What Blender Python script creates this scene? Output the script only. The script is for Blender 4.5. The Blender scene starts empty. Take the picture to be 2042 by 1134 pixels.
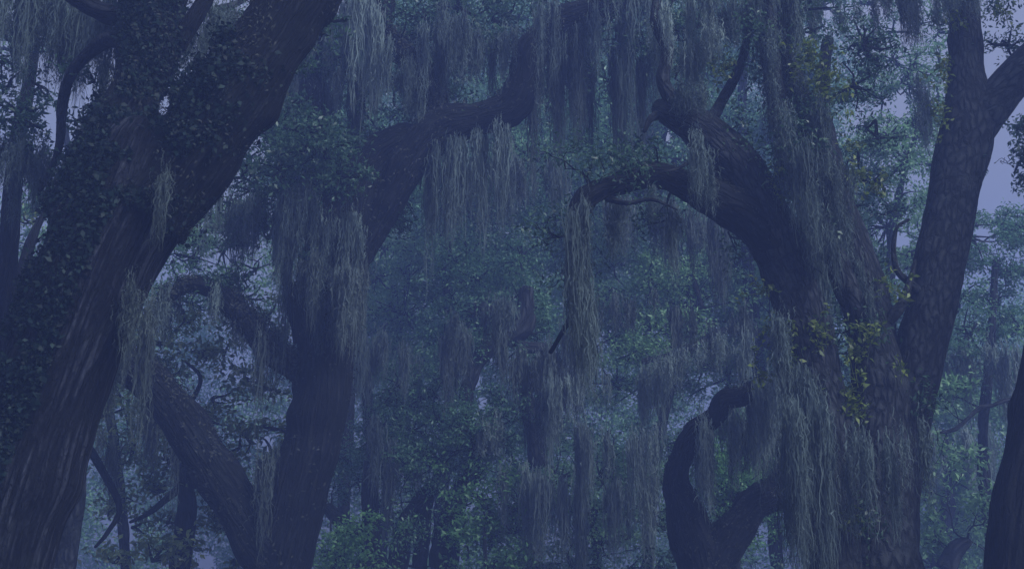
import bpy, math, random
import numpy as np

# ------------------------------------------------------------------ camera, sky, sun, exposure
S = bpy.context.scene
CAM = np.array([0.0, 0.0, 1.6])
PITCH = math.radians(16.0)
FPX = 2190.0                      # focal length in photo pixels (photo is 2042 wide)
cam = bpy.data.objects.new('camera', bpy.data.cameras.new('camera'))
S.collection.objects.link(cam)
cam.location = CAM
cam.rotation_euler = (math.radians(90) + PITCH, 0, 0)
cam.data.sensor_width = 36.0
cam.data.lens = 36.0 * FPX / 2042.0
cam.data.clip_end = 2000
S.camera = cam

SUN_EL, SUN_AZ = math.radians(40), math.radians(135)
W = bpy.data.worlds.new("World"); S.world = W
W.use_nodes = True
nt = W.node_tree; nt.nodes.clear()
sky = nt.nodes.new('ShaderNodeTexSky'); sky.sky_type = 'NISHITA'; sky.sun_disc = False
sky.sun_elevation = SUN_EL; sky.sun_rotation = SUN_AZ
sky.air_density = 1.0; sky.dust_density = 4.0; sky.ozone_density = 2.0
# overcast: an even violet grey cloud layer over most of the clear sky
tc = nt.nodes.new('ShaderNodeTexCoord')
cn = nt.nodes.new('ShaderNodeTexNoise'); cn.inputs['Scale'].default_value = 1.6; cn.inputs['Detail'].default_value = 4
nt.links.new(tc.outputs['Generated'], cn.inputs['Vector'])
cr = nt.nodes.new('ShaderNodeValToRGB')
cr.color_ramp.elements[0].position = 0.3; cr.color_ramp.elements[0].color = (4.6, 5.4, 7.2, 1)
cr.color_ramp.elements[1].position = 0.7; cr.color_ramp.elements[1].color = (5.8, 6.3, 8.3, 1)
nt.links.new(cn.outputs['Fac'], cr.inputs['Fac'])
mx = nt.nodes.new('ShaderNodeMix'); mx.data_type = 'RGBA'; mx.inputs['Factor'].default_value = 0.85
# an overcast sky is about three times brighter overhead than at the horizon
sx = nt.nodes.new('ShaderNodeSeparateXYZ'); nt.links.new(tc.outputs['Generated'], sx.inputs['Vector'])
zr = nt.nodes.new('ShaderNodeMapRange'); zr.inputs['From Min'].default_value = 0.0; zr.inputs['From Max'].default_value = 1.0
zr.inputs['To Min'].default_value = 0.2; zr.inputs['To Max'].default_value = 1.0
nt.links.new(sx.outputs['Z'], zr.inputs['Value'])
cl = nt.nodes.new('ShaderNodeVectorMath'); cl.operation = 'SCALE'
nt.links.new(cr.outputs['Color'], cl.inputs[0]); nt.links.new(zr.outputs['Result'], cl.inputs['Scale'])
nt.links.new(sky.outputs['Color'], mx.inputs['A']); nt.links.new(cl.outputs['Vector'], mx.inputs['B'])
bg = nt.nodes.new('ShaderNodeBackground'); bg.inputs['Strength'].default_value = 0.102
nt.links.new(mx.outputs['Result'], bg.inputs['Color'])
wo = nt.nodes.new('ShaderNodeOutputWorld'); nt.links.new(bg.outputs['Background'], wo.inputs['Surface'])

sl = bpy.data.lights.new('sun', 'SUN'); sl.energy = 4.7; sl.angle = math.radians(22); sl.color = (0.88, 0.95, 1.0)
so = bpy.data.objects.new('sun', sl); S.collection.objects.link(so)
so.rotation_euler = (math.radians(90) - SUN_EL, 0, math.pi - SUN_AZ)

S.view_settings.view_transform = 'Standard'; S.view_settings.look = 'None'
S.view_settings.gamma = 1.0; S.view_settings.use_curve_mapping = False
S.view_settings.exposure = 0.0
cy = S.cycles
cy.max_bounces = 5; cy.diffuse_bounces = 3; cy.glossy_bounces = 1; cy.transmission_bounces = 3
cy.volume_bounces = 1; cy.transparent_max_bounces = 4
cy.caustics_reflective = False; cy.caustics_refractive = False
cy.use_denoising = True

rng = np.random.default_rng(11)
random.seed(5)

# ------------------------------------------------------------------ geometry helpers
CP, SP = math.cos(PITCH), math.sin(PITCH)
def DM(d):
    """the grove is shallow: the rows behind stand closer together"""
    return d if d < 13 else 13 + (d - 13) * 0.42
def P(px, py, d):
    """the point at distance d (metres along Y) seen at photo pixel (px, py)"""
    d = DM(d)
    u = (px - 1021.0) / FPX; v = (567.0 - py) / FPX
    dx, dy, dz = u, CP - v * SP, SP + v * CP
    s = d / dy
    return np.array([dx * s, d, 1.6 + dz * s])
def MPP(py, d):
    """metres per photo pixel there"""
    v = (567.0 - py) / FPX; d = DM(d)
    return d / (CP - v * SP) / FPX
def proj(p):
    q = p - CAM
    zc = q[:, 1] * CP + q[:, 2] * SP
    yc = -q[:, 1] * SP + q[:, 2] * CP
    return 1021.0 + FPX * q[:, 0] / zc, 567.0 - FPX * yc / zc

_H = rng.random(4096)
_P = rng.permutation(4096)
def vnoise(p):
    """smooth value noise in -1..1 at points p (N,3)"""
    i = np.floor(p).astype(np.int64); f = p - i
    f = f * f * (3 - 2 * f)
    out = np.zeros(len(p))
    for dx in (0, 1):
        wx = f[:, 0] if dx else 1 - f[:, 0]
        for dy in (0, 1):
            wy = f[:, 1] if dy else 1 - f[:, 1]
            for dz in (0, 1):
                wz = f[:, 2] if dz else 1 - f[:, 2]
                h = _P[(i[:, 0] + dx) & 4095]
                h = _P[(h + i[:, 1] + dy) & 4095]
                h = _P[(h + i[:, 2] + dz) & 4095]
                out += wx * wy * wz * _H[h]
    return out * 2 - 1

class MB:
    """collects quads with a bark coordinate and a random value per point"""
    def __init__(self): self.v = []; self.f = []; self.b = []; self.r = []; self.m = []; self.n = 0; self.cur = 0
    def add(self, v, f, b=None, r=None):
        self.v.append(v); self.f.append(f + self.n)
        self.b.append(np.zeros((len(v), 3)) if b is None else b)
        self.r.append(np.zeros(len(v)) if r is None else r)
        self.m.append(np.full(len(f), self.cur, dtype=np.int32)); self.n += len(v)
    def build(self, name, mat, parent=None, smooth=True, base=None):
        v = np.concatenate(self.v); f = np.concatenate(self.f)
        b = np.concatenate(self.b); r = np.concatenate(self.r)
        org = np.zeros(3)
        if parent is not None:
            q = parent
            while q is not None: org += np.array(q.location); q = q.parent
        elif base is not None: org = np.array(base, float)
        v = v - org
        me = bpy.data.meshes.new(name)
        me.vertices.add(len(v)); me.vertices.foreach_set('co', v.astype(np.float32).ravel())
        me.loops.add(f.size); me.loops.foreach_set('vertex_index', f.astype(np.int32).ravel())
        me.polygons.add(len(f))
        me.polygons.foreach_set('loop_start', np.arange(0, f.size, 4, dtype=np.int32))
        me.polygons.foreach_set('loop_total', np.full(len(f), 4, dtype=np.int32))
        a = me.attributes.new('bark', 'FLOAT_VECTOR', 'POINT'); a.data.foreach_set('vector', b.astype(np.float32).ravel())
        a = me.attributes.new('rnd', 'FLOAT', 'POINT'); a.data.foreach_set('value', r.astype(np.float32))
        if smooth: me.polygons.foreach_set('use_smooth', np.ones(len(f), dtype=bool))
        me.update(calc_edges=True)
        for mm in (mat if isinstance(mat, (list, tuple)) else [mat]): me.materials.append(mm)
        me.polygons.foreach_set('material_index', np.concatenate(self.m))
        o = bpy.data.objects.new(name, me); S.collection.objects.link(o)
        if parent is not None: o.parent = parent
        elif base is not None: o.location = base
        return o

def norm(a): return a / np.maximum(np.linalg.norm(a, axis=-1, keepdims=True), 1e-9)

def spline(pts, step):
    """Catmull-Rom through (x,y,z,r) rows, resampled about every step metres"""
    p = np.asarray(pts, float)
    p = np.vstack([2 * p[0] - p[1], p, 2 * p[-1] - p[-2]])
    out = []
    for i in range(1, len(p) - 2):
        L = np.linalg.norm(p[i + 1, :3] - p[i, :3]); n = max(2, int(L / step))
        t = np.linspace(0, 1, n, endpoint=False)[:, None]
        a, b, c, d = p[i - 1], p[i], p[i + 1], p[i + 2]
        out.append(0.5 * (2 * b + (c - a) * t + (2 * a - 5 * b + 4 * c - d) * t ** 2 + (3 * b - a - 3 * c + d) * t ** 3))
    out.append(p[-2][None])
    q = np.concatenate(out); q[:, 3] = np.maximum(q[:, 3], 0.003)
    return q

def tube(mb, pts, step=0.05, nseg=28, amp=0.10, ridge=0.0, closed=True):
    """a gnarled limb; returns its centre line rows (x,y,z,r)"""
    q = spline(pts, step)
    if closed:
        e = q[-1].copy(); dirn = norm(q[-1, :3] - q[-2, :3])
        ext = []
        for k, (s, m) in enumerate(((0.35, 0.85), (0.6, 0.55), (0.7, 0.05))):
            x = e.copy(); x[:3] = e[:3] + dirn * e[3] * s; x[3] = e[3] * m; ext.append(x)
        q = np.vstack([q, ext])
    c = q[:, :3]; r = q[:, 3]
    T = norm(np.gradient(c, axis=0))
    N = np.zeros_like(T)
    n0 = np.cross(T[0], [0.3, 0.9, 0.1]); n0 /= np.linalg.norm(n0); N[0] = n0
    for i in range(1, len(T)):
        n = N[i - 1] - T[i] * np.dot(N[i - 1], T[i]); N[i] = n / np.linalg.norm(n)
    B = np.cross(T, N)
    s = np.concatenate([[0], np.cumsum(np.linalg.norm(np.diff(c, axis=0), axis=1))])
    th = np.linspace(0, 2 * math.pi, nseg, endpoint=False)
    ct, st = np.cos(th), np.sin(th)
    D = N[:, None, :] * ct[None, :, None] + B[:, None, :] * st[None, :, None]
    off = rng.random(3) * 50
    bark = np.stack([np.repeat(ct[None] * np.mean(r), len(c), 0), np.repeat(st[None] * np.mean(r), len(c), 0),
                     np.repeat(s[:, None], nseg, 1)], -1) + off
    pos = c[:, None, :] + D * r[:, None, None]
    pf = pos.reshape(-1, 3); bf = bark.reshape(-1, 3)
    sc = 1.0 / max(0.12, np.mean(r))
    disp = amp * vnoise(pf * 0.55 * sc + off) + 0.5 * amp * vnoise(pf * 1.5 * sc + off) + 0.22 * amp * vnoise(pf * 4.2 * sc)
    if nseg >= 18:      # knots, burls and old branch scars
        Lt = s[-1]
        for _ in range(int(2 + Lt * 3.5)):
            s0 = rng.random() * Lt; a0 = rng.random() * 2 * math.pi; am = rng.uniform(0.06, 0.30) * (1 if rng.random() < 0.75 else -0.6)
            rm = np.interp(s0, s, r); sg = rm * rng.uniform(0.25, 0.7)
            da = np.abs((th - a0 + math.pi) % (2 * math.pi) - math.pi) * rm
            disp = disp + (am * np.exp(-((s[:, None] - s0) ** 2 + da[None] ** 2) / (2 * sg * sg))).ravel() * (1.6 * amp / 0.12 if amp < 0.12 else 1.0) * 0.7
    if ridge: disp = disp + ridge * (1 - 2 * np.abs(vnoise(bf * np.array([14, 14, 2.2]))))
    v = pf + D.reshape(-1, 3) * (disp * np.repeat(r, nseg))[:, None]
    M = len(c)
    i = np.arange(M - 1)[:, None] * nseg; j = np.arange(nseg)[None]; j2 = (j + 1) % nseg
    f = np.stack([i + j, i + j2, i + nseg + j2, i + nseg + j], -1).reshape(-1, 4)
    mb.add(v, f, bf, rng.random(len(v)) * 0.0 + rng.random())
    return q

def path(rows):
    """rows (px, py, depth, width in px) -> (x,y,z,r)"""
    return [np.append(P(a, b, d), 0.5 * w * MPP(b, d)) for a, b, d, w in rows]

def leaves(mb, pos, length, wid=0.42, up=0.5, droop=0.0, fold=0.12, rnd=None, nrm=None):
    """one bent diamond blade for each position"""
    n = len(pos)
    if n == 0: return
    L = (length * rng.uniform(0.65, 1.25, n))[:, None]
    a = norm(rng.normal(size=(n, 3)) + np.array([0, 0, -droop]))
    k = rng.normal(size=(n, 3)) * (1 - up) + np.array([0, 0, up]) if nrm is None else nrm + rng.normal(size=(n, 3)) * 0.35
    k = norm(k)
    a = norm(a - k * np.sum(a * k, 1, keepdims=True))
    b = np.cross(k, a)
    v = np.stack([pos, pos + a * L * 0.45 + b * L * wid * 0.5 + k * L * fold,
                  pos + a * L - k * L * 0.05, pos + a * L * 0.45 - b * L * wid * 0.5 + k * L * fold], 1).reshape(-1, 3)
    f = np.arange(4 * n).reshape(n, 4)
    r = rng.random(n) if rnd is None else rnd
    mb.add(v, f, None, np.repeat(r, 4))

# openings where the grey sky shows between the crowns: (x, y, rx, ry)
GAPS = [(212, 125, 34, 58), (152, 185, 26, 34), (104, 238, 20, 34), (328, 205, 12, 34), (408, 88, 14, 32), (632, 48, 16, 34), (665, 12, 40, 20),
        (1745, 18, 24, 20), (1806, 66, 18, 34), (1796, 205, 16, 36), (1992, 320, 36, 84), (1975, 400, 24, 34), (1895, 300, 26, 50), (1880, 345, 14, 30),
        (950, 752, 13, 26), (962, 802, 12, 16), (1302, 1024, 14, 24), (1330, 272, 10, 22), (1286, 275, 14, 20), (252, 1064, 20, 44), (412, 1122, 22, 18),
        (535, 884, 16, 22), (455, 510, 34, 16), (18, 692, 26, 22), (2014, 790, 26, 28), (452, 325, 10, 18), (835, 225, 7, 14), (905, 290, 14, 10),
        (120, 275, 26, 22), (1790, 480, 34, 18), (1650, 20, 14, 26), (1240, 12, 20, 16), (1415, 780, 9, 12), (60, 665, 18, 14), (1960, 470, 24, 20)]
def in_gap(p, grow=1.0):
    x, y = proj(p)
    hit = np.zeros(len(p), bool)
    for gx, gy, rx, ry in GAPS: hit |= ((x - gx) / (rx * grow)) ** 2 + ((y - gy) / (ry * grow)) ** 2 < 1
    return hit

def blob(mb, tw, px, py, d, rx, ry, leaf, cov=1.5, wid=0.42, clump=0.16, depth=0.8, up=0.45):
    """a leafy bough: leaf clumps spread through an uneven ball, hung on twigs"""
    c = P(px, py, d); m = MPP(py, d)
    R = np.array([rx * m, depth * 0.5 * (rx + ry) * m, ry * m])
    n = cov * math.pi * R[0] * R[2] / (0.5 * wid * leaf ** 2)
    per = 46; k = max(3, int(n / per))
    u = norm(rng.normal(size=(k, 3))) * (rng.random(k) ** 0.45)[:, None]
    u *= (1 + 0.35 * vnoise(u * 2.2 + rng.random(3) * 40))[:, None]
    cl = c + u * R
    cl = cl[~in_gap(cl, 1.05)]
    if len(cl) == 0: return
    k = len(cl)
    idx = np.repeat(np.arange(k), per)
    sig = clump * rng.uniform(0.55, 1.3, k)
    pos = cl[idx] + rng.normal(size=(len(idx), 3)) * sig[idx][:, None] * np.array([1, 1, 0.5])
    pos = pos[~in_gap(pos, 0.8)]
    leaves(mb, pos, leaf, wid, up, 0.3, rnd=np.clip(rng.random(len(pos)) * 0.75 + 0.25 * rng.random(), 0, 1))
    if tw is not None:
        tw.cur = 1
        sel = rng.choice(k, min(k, 14), replace=False)
        for q in cl[sel]:
            mid = (c + q) / 2 + rng.normal(size=3) * 0.12 * R
            r0 = 0.010 + 0.0016 * leaf / 0.05
            tube(tw, [np.append(c, r0 * 1.8), np.append(mid, r0 * 1.2), np.append(q, r0 * 0.5)], 0.12, 5, 0.1, closed=False)
        tw.cur = 0

def strands(mb, top, length, width, sway=0.05, nseg=13, rnd=None):
    """hanging moss threads: thin kinked ribbons that taper to a point"""
    n = len(top)
    if n == 0: return
    t = np.linspace(0, 1, nseg + 1)
    dz = -length[:, None] * t[None] * (1 + 0.0 * t[None])
    walk = np.cumsum(rng.normal(size=(n, nseg + 1, 2)), 1) / math.sqrt(nseg)
    walk -= walk[:, :1]
    kink = rng.normal(size=(n, nseg + 1, 2)) * 0.007
    kink[:, 0] = 0
    lat = walk * (sway * np.minimum(length, 1.2) ** 0.8)[:, None, None] * 0.8 + kink
    c = np.empty((n, nseg + 1, 3)); c[..., :2] = top[:, None, :2] + lat; c[..., 2] = top[:, None, 2] + dz
    yaw = rng.random(n)[:, None] * math.pi + t[None] * rng.uniform(-3, 3, n)[:, None]
    w = width[:, None] * (0.35 + 0.65 * np.sin(np.clip(t * 1.15 + 0.18, 0, 1) * math.pi))[None] * rng.uniform(0.35, 1.5, (n, nseg + 1))
    w[:, -1] *= 0.15
    dirv = np.stack([np.cos(yaw), np.sin(yaw), 0.25 * rng.normal(size=yaw.shape)], -1) * (w * 0.5)[..., None]
    v = np.stack([c - dirv, c + dirv], 2).reshape(-1, 3)
    base = (np.arange(n) * (nseg + 1) * 2)[:, None] + (np.arange(nseg) * 2)[None]
    f = np.stack([base, base + 1, base + 3, base + 2], -1).reshape(-1, 4)
    r = rng.random(n) if rnd is None else rnd
    mb.add(v, f, None, np.repeat(r, (nseg + 1) * 2))

def moss_on(mb, line, lmin, lmax, per_m=9, width=0.013, k=34, spread=0.055, thick=0.10):
    """moss bunches hung along a branch line (x,y,z,r); lengths in metres"""
    q = spline(line, 0.04)
    L = np.sum(np.linalg.norm(np.diff(q[:, :3], axis=0), axis=1))
    nb = max(3, int(L * per_m * 0.72))
    at = np.sort(rng.random(nb))
    ph = rng.random(3) * 30
    i = (at * (len(q) - 1)).astype(int)
    nz = vnoise(np.stack([at * L * 1.1, at * 0, at * 0], 1) + ph) * 0.5 + vnoise(np.stack([at * L * 3.3, at * 0, at * 0], 1) + ph) * 0.35
    bl = lmin + (lmax - lmin) * np.clip(0.40 + 0.95 * nz + rng.normal(size=nb) * 0.24, 0.0, 1.2)
    c = q[i, :3] + rng.normal(size=(nb, 3)) * np.array([0.03, thick, 0.03])
    c[:, 2] -= q[i, 3] * 0.3 + rng.random(nb) ** 2 * 0.22 - 0.05
    kk = np.maximum(8, (k * np.clip(bl / lmax, 0.3, 1.2) * rng.uniform(0.5, 1.3, nb)).astype(int))
    idx = np.repeat(np.arange(nb), kk); n = len(idx)
    fr = rng.random(n)
    ln = bl[idx] * (0.25 + 0.8 * fr ** 1.3)
    top = c[idx] + rng.normal(size=(n, 3)) * np.array([spread, spread, 0.10]) * (0.4 + 0.9 * (1 - fr))[:, None]
    rb = rng.random(nb)
    strands(mb, top, ln, width * rng.uniform(0.5, 1.4, n), rnd=np.clip(0.6 * rb[idx] + 0.4 * rng.random(n), 0, 1))
    # short side curls that make the bunch woolly
    m = int(n * 1.5)
    s = rng.integers(0, n, m)
    tp = c[idx[s]] + rng.normal(size=(m, 3)) * np.array([spread, spread, 0.04]) * 0.9
    tp[:, 2] -= bl[idx[s]] * rng.random(m) * 0.75
    strands(mb, tp, rng.uniform(0.05, 0.17, m), width * rng.uniform(0.4, 1.0, m), sway=0.28, nseg=5, rnd=np.clip(0.6 * rb[idx[s]] + 0.4 * rng.random(m), 0, 1))

def sprout(mb, q, n, length, leaf, up=0.5):
    """crooked side branches that fork again and end in leaf sprays"""
    for _ in range(n):
        i = rng.integers(int(len(q) * 0.08), int(len(q) * 0.97))
        T = q[min(i + 1, len(q) - 1), :3] - q[i - 1, :3]; T /= np.linalg.norm(T)
        d = rng.normal(size=3) + np.array([0, -0.2, up]); d -= T * np.dot(d, T) * 0.6; d /= np.linalg.norm(d)
        L = length * rng.uniform(0.5, 1.3); r = min(q[i, 3] * 0.28, 0.012 + 0.012 * L)
        todo = [(q[i, :3] + d * q[i, 3] * 0.5, d, L, r, 0)]
        while todo:
            p, d, L, r, lev = todo.pop()
            rows = [np.append(p, r)]; x = p
            for k in range(4):
                d = norm(d + rng.normal(size=3) * 0.38 + np.array([0, 0, 0.10]))
                x = x + d * L / 4; rows.append(np.append(x, r * (1 - 0.2 * (k + 1))))
                if lev < 2 and k > 0 and rng.random() < 0.75:
                    todo.append((x, norm(d + rng.normal(size=3) * 0.8), L * 0.55, r * 0.55, lev + 1))
            mb.cur = 1; tube(mb, rows, 0.08, 6 if lev else 8, 0.14, closed=False); mb.cur = 0
            if lev > 0 or rng.random() < 0.6:
                k = 26; pos = x + rng.normal(size=(k, 3)) * 0.085
                pos = pos[~in_gap(pos, 0.7)]
                leaves(mb, pos, leaf, 0.42, 0.45, 0.3)

def fringe(mb, q, n, leaf, out=0.05, top=0.0, wid=0.4):
    """small leaves growing on the skin of a limb (top > 0 keeps them on its upper side)"""
    i = rng.integers(0, len(q), n)
    T = norm(np.gradient(q[:, :3], axis=0))[i]
    d = rng.normal(size=(n, 3)) + np.array([0, 0, top])
    d = norm(d - T * np.sum(d * T, 1, keepdims=True))
    p = q[i, :3] + d * (q[i, 3:4] * 0.97 + rng.random((n, 1)) ** 2 * out) + T * rng.normal(size=(n, 1)) * 0.03
    patch = vnoise(p * 2.6) > -0.35
    p = p[patch]; d = d[patch]
    leaves(mb, p, leaf, wid, nrm=d)

# ------------------------------------------------------------------ materials
def mat(name):
    m = bpy.data.materials.new(name); m.use_nodes = True
    n = m.node_tree.nodes; n.clear()
    return m, n, m.node_tree.links
def ramp(n, stops):
    r = n.new('ShaderNodeValToRGB'); e = r.color_ramp.elements
    e[0].position, e[0].color = stops[0][0], (*stops[0][1], 1)
    e[1].position, e[1].color = stops[-1][0], (*stops[-1][1], 1)
    for p, c in stops[1:-1]:
        x = e.new(p); x.color = (*c, 1)
    return r
def bark_mat(name, dark, mid, pale, furrow=1.0, lichen=0.5, lichen_col=(0.20, 0.21, 0.19), scale=(13, 13, 2.6), ridged=False):
    m, n, l = mat(name)
    at = n.new('ShaderNodeAttribute'); at.attribute_name = 'bark'
    mp = n.new('ShaderNodeMapping'); mp.inputs['Scale'].default_value = scale
    l.new(at.outputs['Vector'], mp.inputs['Vector'])
    vo = n.new('ShaderNodeTexNoise'); vo.inputs['Scale'].default_value = 1.0; vo.inputs['Detail'].default_value = 6; vo.inputs['Roughness'].default_value = 0.62; vo.inputs['Distortion'].default_value = 0.7
    l.new(mp.outputs['Vector'], vo.inputs['Vector'])
    fu = n.new('ShaderNodeMapRange'); fu.inputs['From Min'].default_value = 0.22; fu.inputs['From Max'].default_value = 0.80
    # plates: cells stretched along the stem, their edges bent by the noise
    wv = n.new('ShaderNodeVectorMath'); wv.operation = 'MULTIPLY_ADD'; wv.inputs[1].default_value = (1.1, 1.1, 1.1)
    l.new(vo.outputs['Color'], wv.inputs[0]); l.new(mp.outputs['Vector'], wv.inputs[2])
    ve = n.new('ShaderNodeTexVoronoi'); ve.feature = 'DISTANCE_TO_EDGE'; ve.inputs['Scale'].default_value = 1.0
    l.new(wv.outputs['Vector'], ve.inputs['Vector'])
    pl = n.new('ShaderNodeMapRange'); pl.inputs['From Min'].default_value = 0.02; pl.inputs['From Max'].default_value = 0.30
    if ridged:      # braided ridges running along the stem
        m2 = n.new('ShaderNodeMapping'); m2.inputs['Scale'].default_value = (16, 16, 1.25)
        l.new(at.outputs['Vector'], m2.inputs['Vector'])
        n2 = n.new('ShaderNodeTexNoise'); n2.inputs['Scale'].default_value = 1.0; n2.inputs['Detail'].default_value = 2.5; n2.inputs['Distortion'].default_value = 0.15
        l.new(m2.outputs['Vector'], n2.inputs['Vector'])
        c2 = n.new('ShaderNodeMath'); c2.operation = 'MULTIPLY_ADD'; c2.inputs[1].default_value = 2; c2.inputs[2].default_value = -1
        l.new(n2.outputs['Fac'], c2.inputs[0])
        a2 = n.new('ShaderNodeMath'); a2.operation = 'ABSOLUTE'; l.new(c2.outputs['Value'], a2.inputs[0])
        vc = n.new('ShaderNodeMapRange'); vc.inputs['From Min'].default_value = 0.0; vc.inputs['From Max'].default_value = 0.16
        vc.inputs['To Min'].default_value = 0.62; l.new(ve.outputs['Distance'], vc.inputs['Value'])
        mu = n.new('ShaderNodeMath'); mu.operation = 'MULTIPLY'
        l.new(a2.outputs['Value'], mu.inputs[0]); l.new(vc.outputs['Result'], mu.inputs[1])
        l.new(mu.outputs['Value'], pl.inputs['Value'])
    else: l.new(ve.outputs['Distance'], pl.inputs['Value'])
    mm = n.new('ShaderNodeMath'); mm.operation = 'MULTIPLY_ADD'; mm.inputs[1].default_value = 0.55
    hm_ = n.new('ShaderNodeMath'); hm_.operation = 'MULTIPLY'; hm_.inputs[1].default_value = 0.5
    l.new(pl.outputs['Result'], hm_.inputs[0]); l.new(vo.outputs['Fac'], mm.inputs[0]); l.new(hm_.outputs['Value'], mm.inputs[2])
    l.new(mm.outputs['Value'], fu.inputs['Value'])
    rp = ramp(n, [(0.0, dark), (0.45, mid), (1.0, pale)])
    l.new(fu.outputs['Result'], rp.inputs['Fac'])
    ge = n.new('ShaderNodeNewGeometry')
    ln = n.new('ShaderNodeTexNoise'); ln.inputs['Scale'].default_value = 3.1; ln.inputs['Detail'].default_value = 8; ln.inputs['Roughness'].default_value = 0.7
    l.new(ge.outputs['Position'], ln.inputs['Vector'])
    lr = n.new('ShaderNodeMapRange'); lr.inputs['From Min'].default_value = 0.52; lr.inputs['From Max'].default_value = 0.68; lr.inputs['To Max'].default_value = lichen
    l.new(ln.outputs['Fac'], lr.inputs['Value'])
    mi = n.new('ShaderNodeMix'); mi.data_type = 'RGBA'; mi.inputs['B'].default_value = (*lichen_col, 1)
    l.new(lr.outputs['Result'], mi.inputs['Factor']); l.new(rp.outputs['Color'], mi.inputs['A'])
    fn = n.new('ShaderNodeTexNoise'); fn.inputs['Scale'].default_value = 30; fn.inputs['Detail'].default_value = 4
    l.new(at.outputs['Vector'], fn.inputs['Vector'])
    ad = n.new('ShaderNodeMath'); ad.operation = 'MULTIPLY_ADD'; ad.inputs[1].default_value = 0.25
    l.new(fn.outputs['Fac'], ad.inputs[0]); l.new(fu.outputs['Result'], ad.inputs[2])
    bu = n.new('ShaderNodeBump'); bu.inputs['Strength'].default_value = 1.0; bu.inputs['Distance'].default_value = 0.035 * furrow
    l.new(ad.outputs['Value'], bu.inputs['Height'])
    b = n.new('ShaderNodeBsdfPrincipled'); b.inputs['Roughness'].default_value = 0.92; b.inputs['Specular IOR Level'].default_value = 0.15
    l.new(mi.outputs['Result'], b.inputs['Base Color']); l.new(bu.outputs['Normal'], b.inputs['Normal'])
    o = n.new('ShaderNodeOutputMaterial'); l.new(b.outputs['BSDF'], o.inputs['Surface'])
    return m
def leaf_mat(name, stops, rough=0.42, trans=0.42, spec=0.5):
    m, n, l = mat(name)
    at = n.new('ShaderNodeAttribute'); at.attribute_name = 'rnd'
    rp = ramp(n, stops); l.new(at.outputs['Fac'], rp.inputs['Fac'])
    b = n.new('ShaderNodeBsdfPrincipled'); b.inputs['Roughness'].default_value = rough; b.inputs['Specular IOR Level'].default_value = spec
    l.new(rp.outputs['Color'], b.inputs['Base Color'])
    t = n.new('ShaderNodeBsdfTranslucent'); l.new(rp.outputs['Color'], t.inputs['Color'])
    mi = n.new('ShaderNodeMixShader'); mi.inputs['Fac'].default_value = trans
    l.new(b.outputs['BSDF'], mi.inputs[1]); l.new(t.outputs['BSDF'], mi.inputs[2])
    o = n.new('ShaderNodeOutputMaterial'); l.new(mi.outputs['Shader'], o.inputs['Surface'])
    return m
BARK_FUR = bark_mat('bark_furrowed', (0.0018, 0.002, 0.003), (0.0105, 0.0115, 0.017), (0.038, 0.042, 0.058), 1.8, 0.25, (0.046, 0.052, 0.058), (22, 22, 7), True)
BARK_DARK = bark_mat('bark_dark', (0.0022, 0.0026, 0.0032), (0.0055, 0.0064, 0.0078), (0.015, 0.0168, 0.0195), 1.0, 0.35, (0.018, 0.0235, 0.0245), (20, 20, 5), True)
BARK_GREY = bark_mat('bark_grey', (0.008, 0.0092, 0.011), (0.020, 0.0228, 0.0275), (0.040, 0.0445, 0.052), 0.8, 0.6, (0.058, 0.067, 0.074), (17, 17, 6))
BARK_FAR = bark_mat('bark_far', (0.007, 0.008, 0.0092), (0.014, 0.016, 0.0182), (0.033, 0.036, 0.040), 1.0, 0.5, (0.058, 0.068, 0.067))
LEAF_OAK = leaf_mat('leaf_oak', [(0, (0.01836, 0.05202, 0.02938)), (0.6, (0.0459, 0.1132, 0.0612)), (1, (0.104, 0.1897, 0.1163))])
LEAF_OAK_LIT = leaf_mat('leaf_oak_lit', [(0, (0.045, 0.12, 0.065)), (0.6, (0.11, 0.255, 0.135)), (1, (0.23, 0.40, 0.245))])  # oak leaf copy, brightened in colour to stand in for light on far crowns
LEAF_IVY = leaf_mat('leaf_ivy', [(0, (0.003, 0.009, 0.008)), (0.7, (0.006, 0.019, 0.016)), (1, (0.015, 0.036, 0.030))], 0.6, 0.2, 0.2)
LEAF_LIGHT = leaf_mat('leaf_light', [(0, (0.09, 0.21, 0.10)), (0.6, (0.17, 0.34, 0.155)), (1, (0.27, 0.45, 0.22))], 0.5)  # light green, colour raised further because little light reaches the far crowns
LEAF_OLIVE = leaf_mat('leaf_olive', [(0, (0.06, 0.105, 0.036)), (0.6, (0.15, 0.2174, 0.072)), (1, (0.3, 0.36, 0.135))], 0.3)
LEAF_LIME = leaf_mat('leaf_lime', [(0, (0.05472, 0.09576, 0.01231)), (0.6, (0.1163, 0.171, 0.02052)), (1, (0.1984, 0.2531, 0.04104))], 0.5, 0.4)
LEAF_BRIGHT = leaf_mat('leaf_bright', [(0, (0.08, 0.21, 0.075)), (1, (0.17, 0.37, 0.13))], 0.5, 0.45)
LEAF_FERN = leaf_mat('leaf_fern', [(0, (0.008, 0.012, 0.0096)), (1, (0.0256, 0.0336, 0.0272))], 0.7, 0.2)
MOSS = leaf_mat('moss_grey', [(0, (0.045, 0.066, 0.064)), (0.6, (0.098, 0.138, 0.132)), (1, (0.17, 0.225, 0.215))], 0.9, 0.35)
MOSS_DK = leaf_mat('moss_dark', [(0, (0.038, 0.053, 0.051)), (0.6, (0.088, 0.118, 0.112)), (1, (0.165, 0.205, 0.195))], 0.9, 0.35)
MOSS_PALE = leaf_mat('moss_pale', [(0, (0.11, 0.15, 0.14)), (1, (0.25, 0.32, 0.30))], 0.9, 0.35)  # paler moss copy; also brightens the low hazy curtains through its colour

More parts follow.
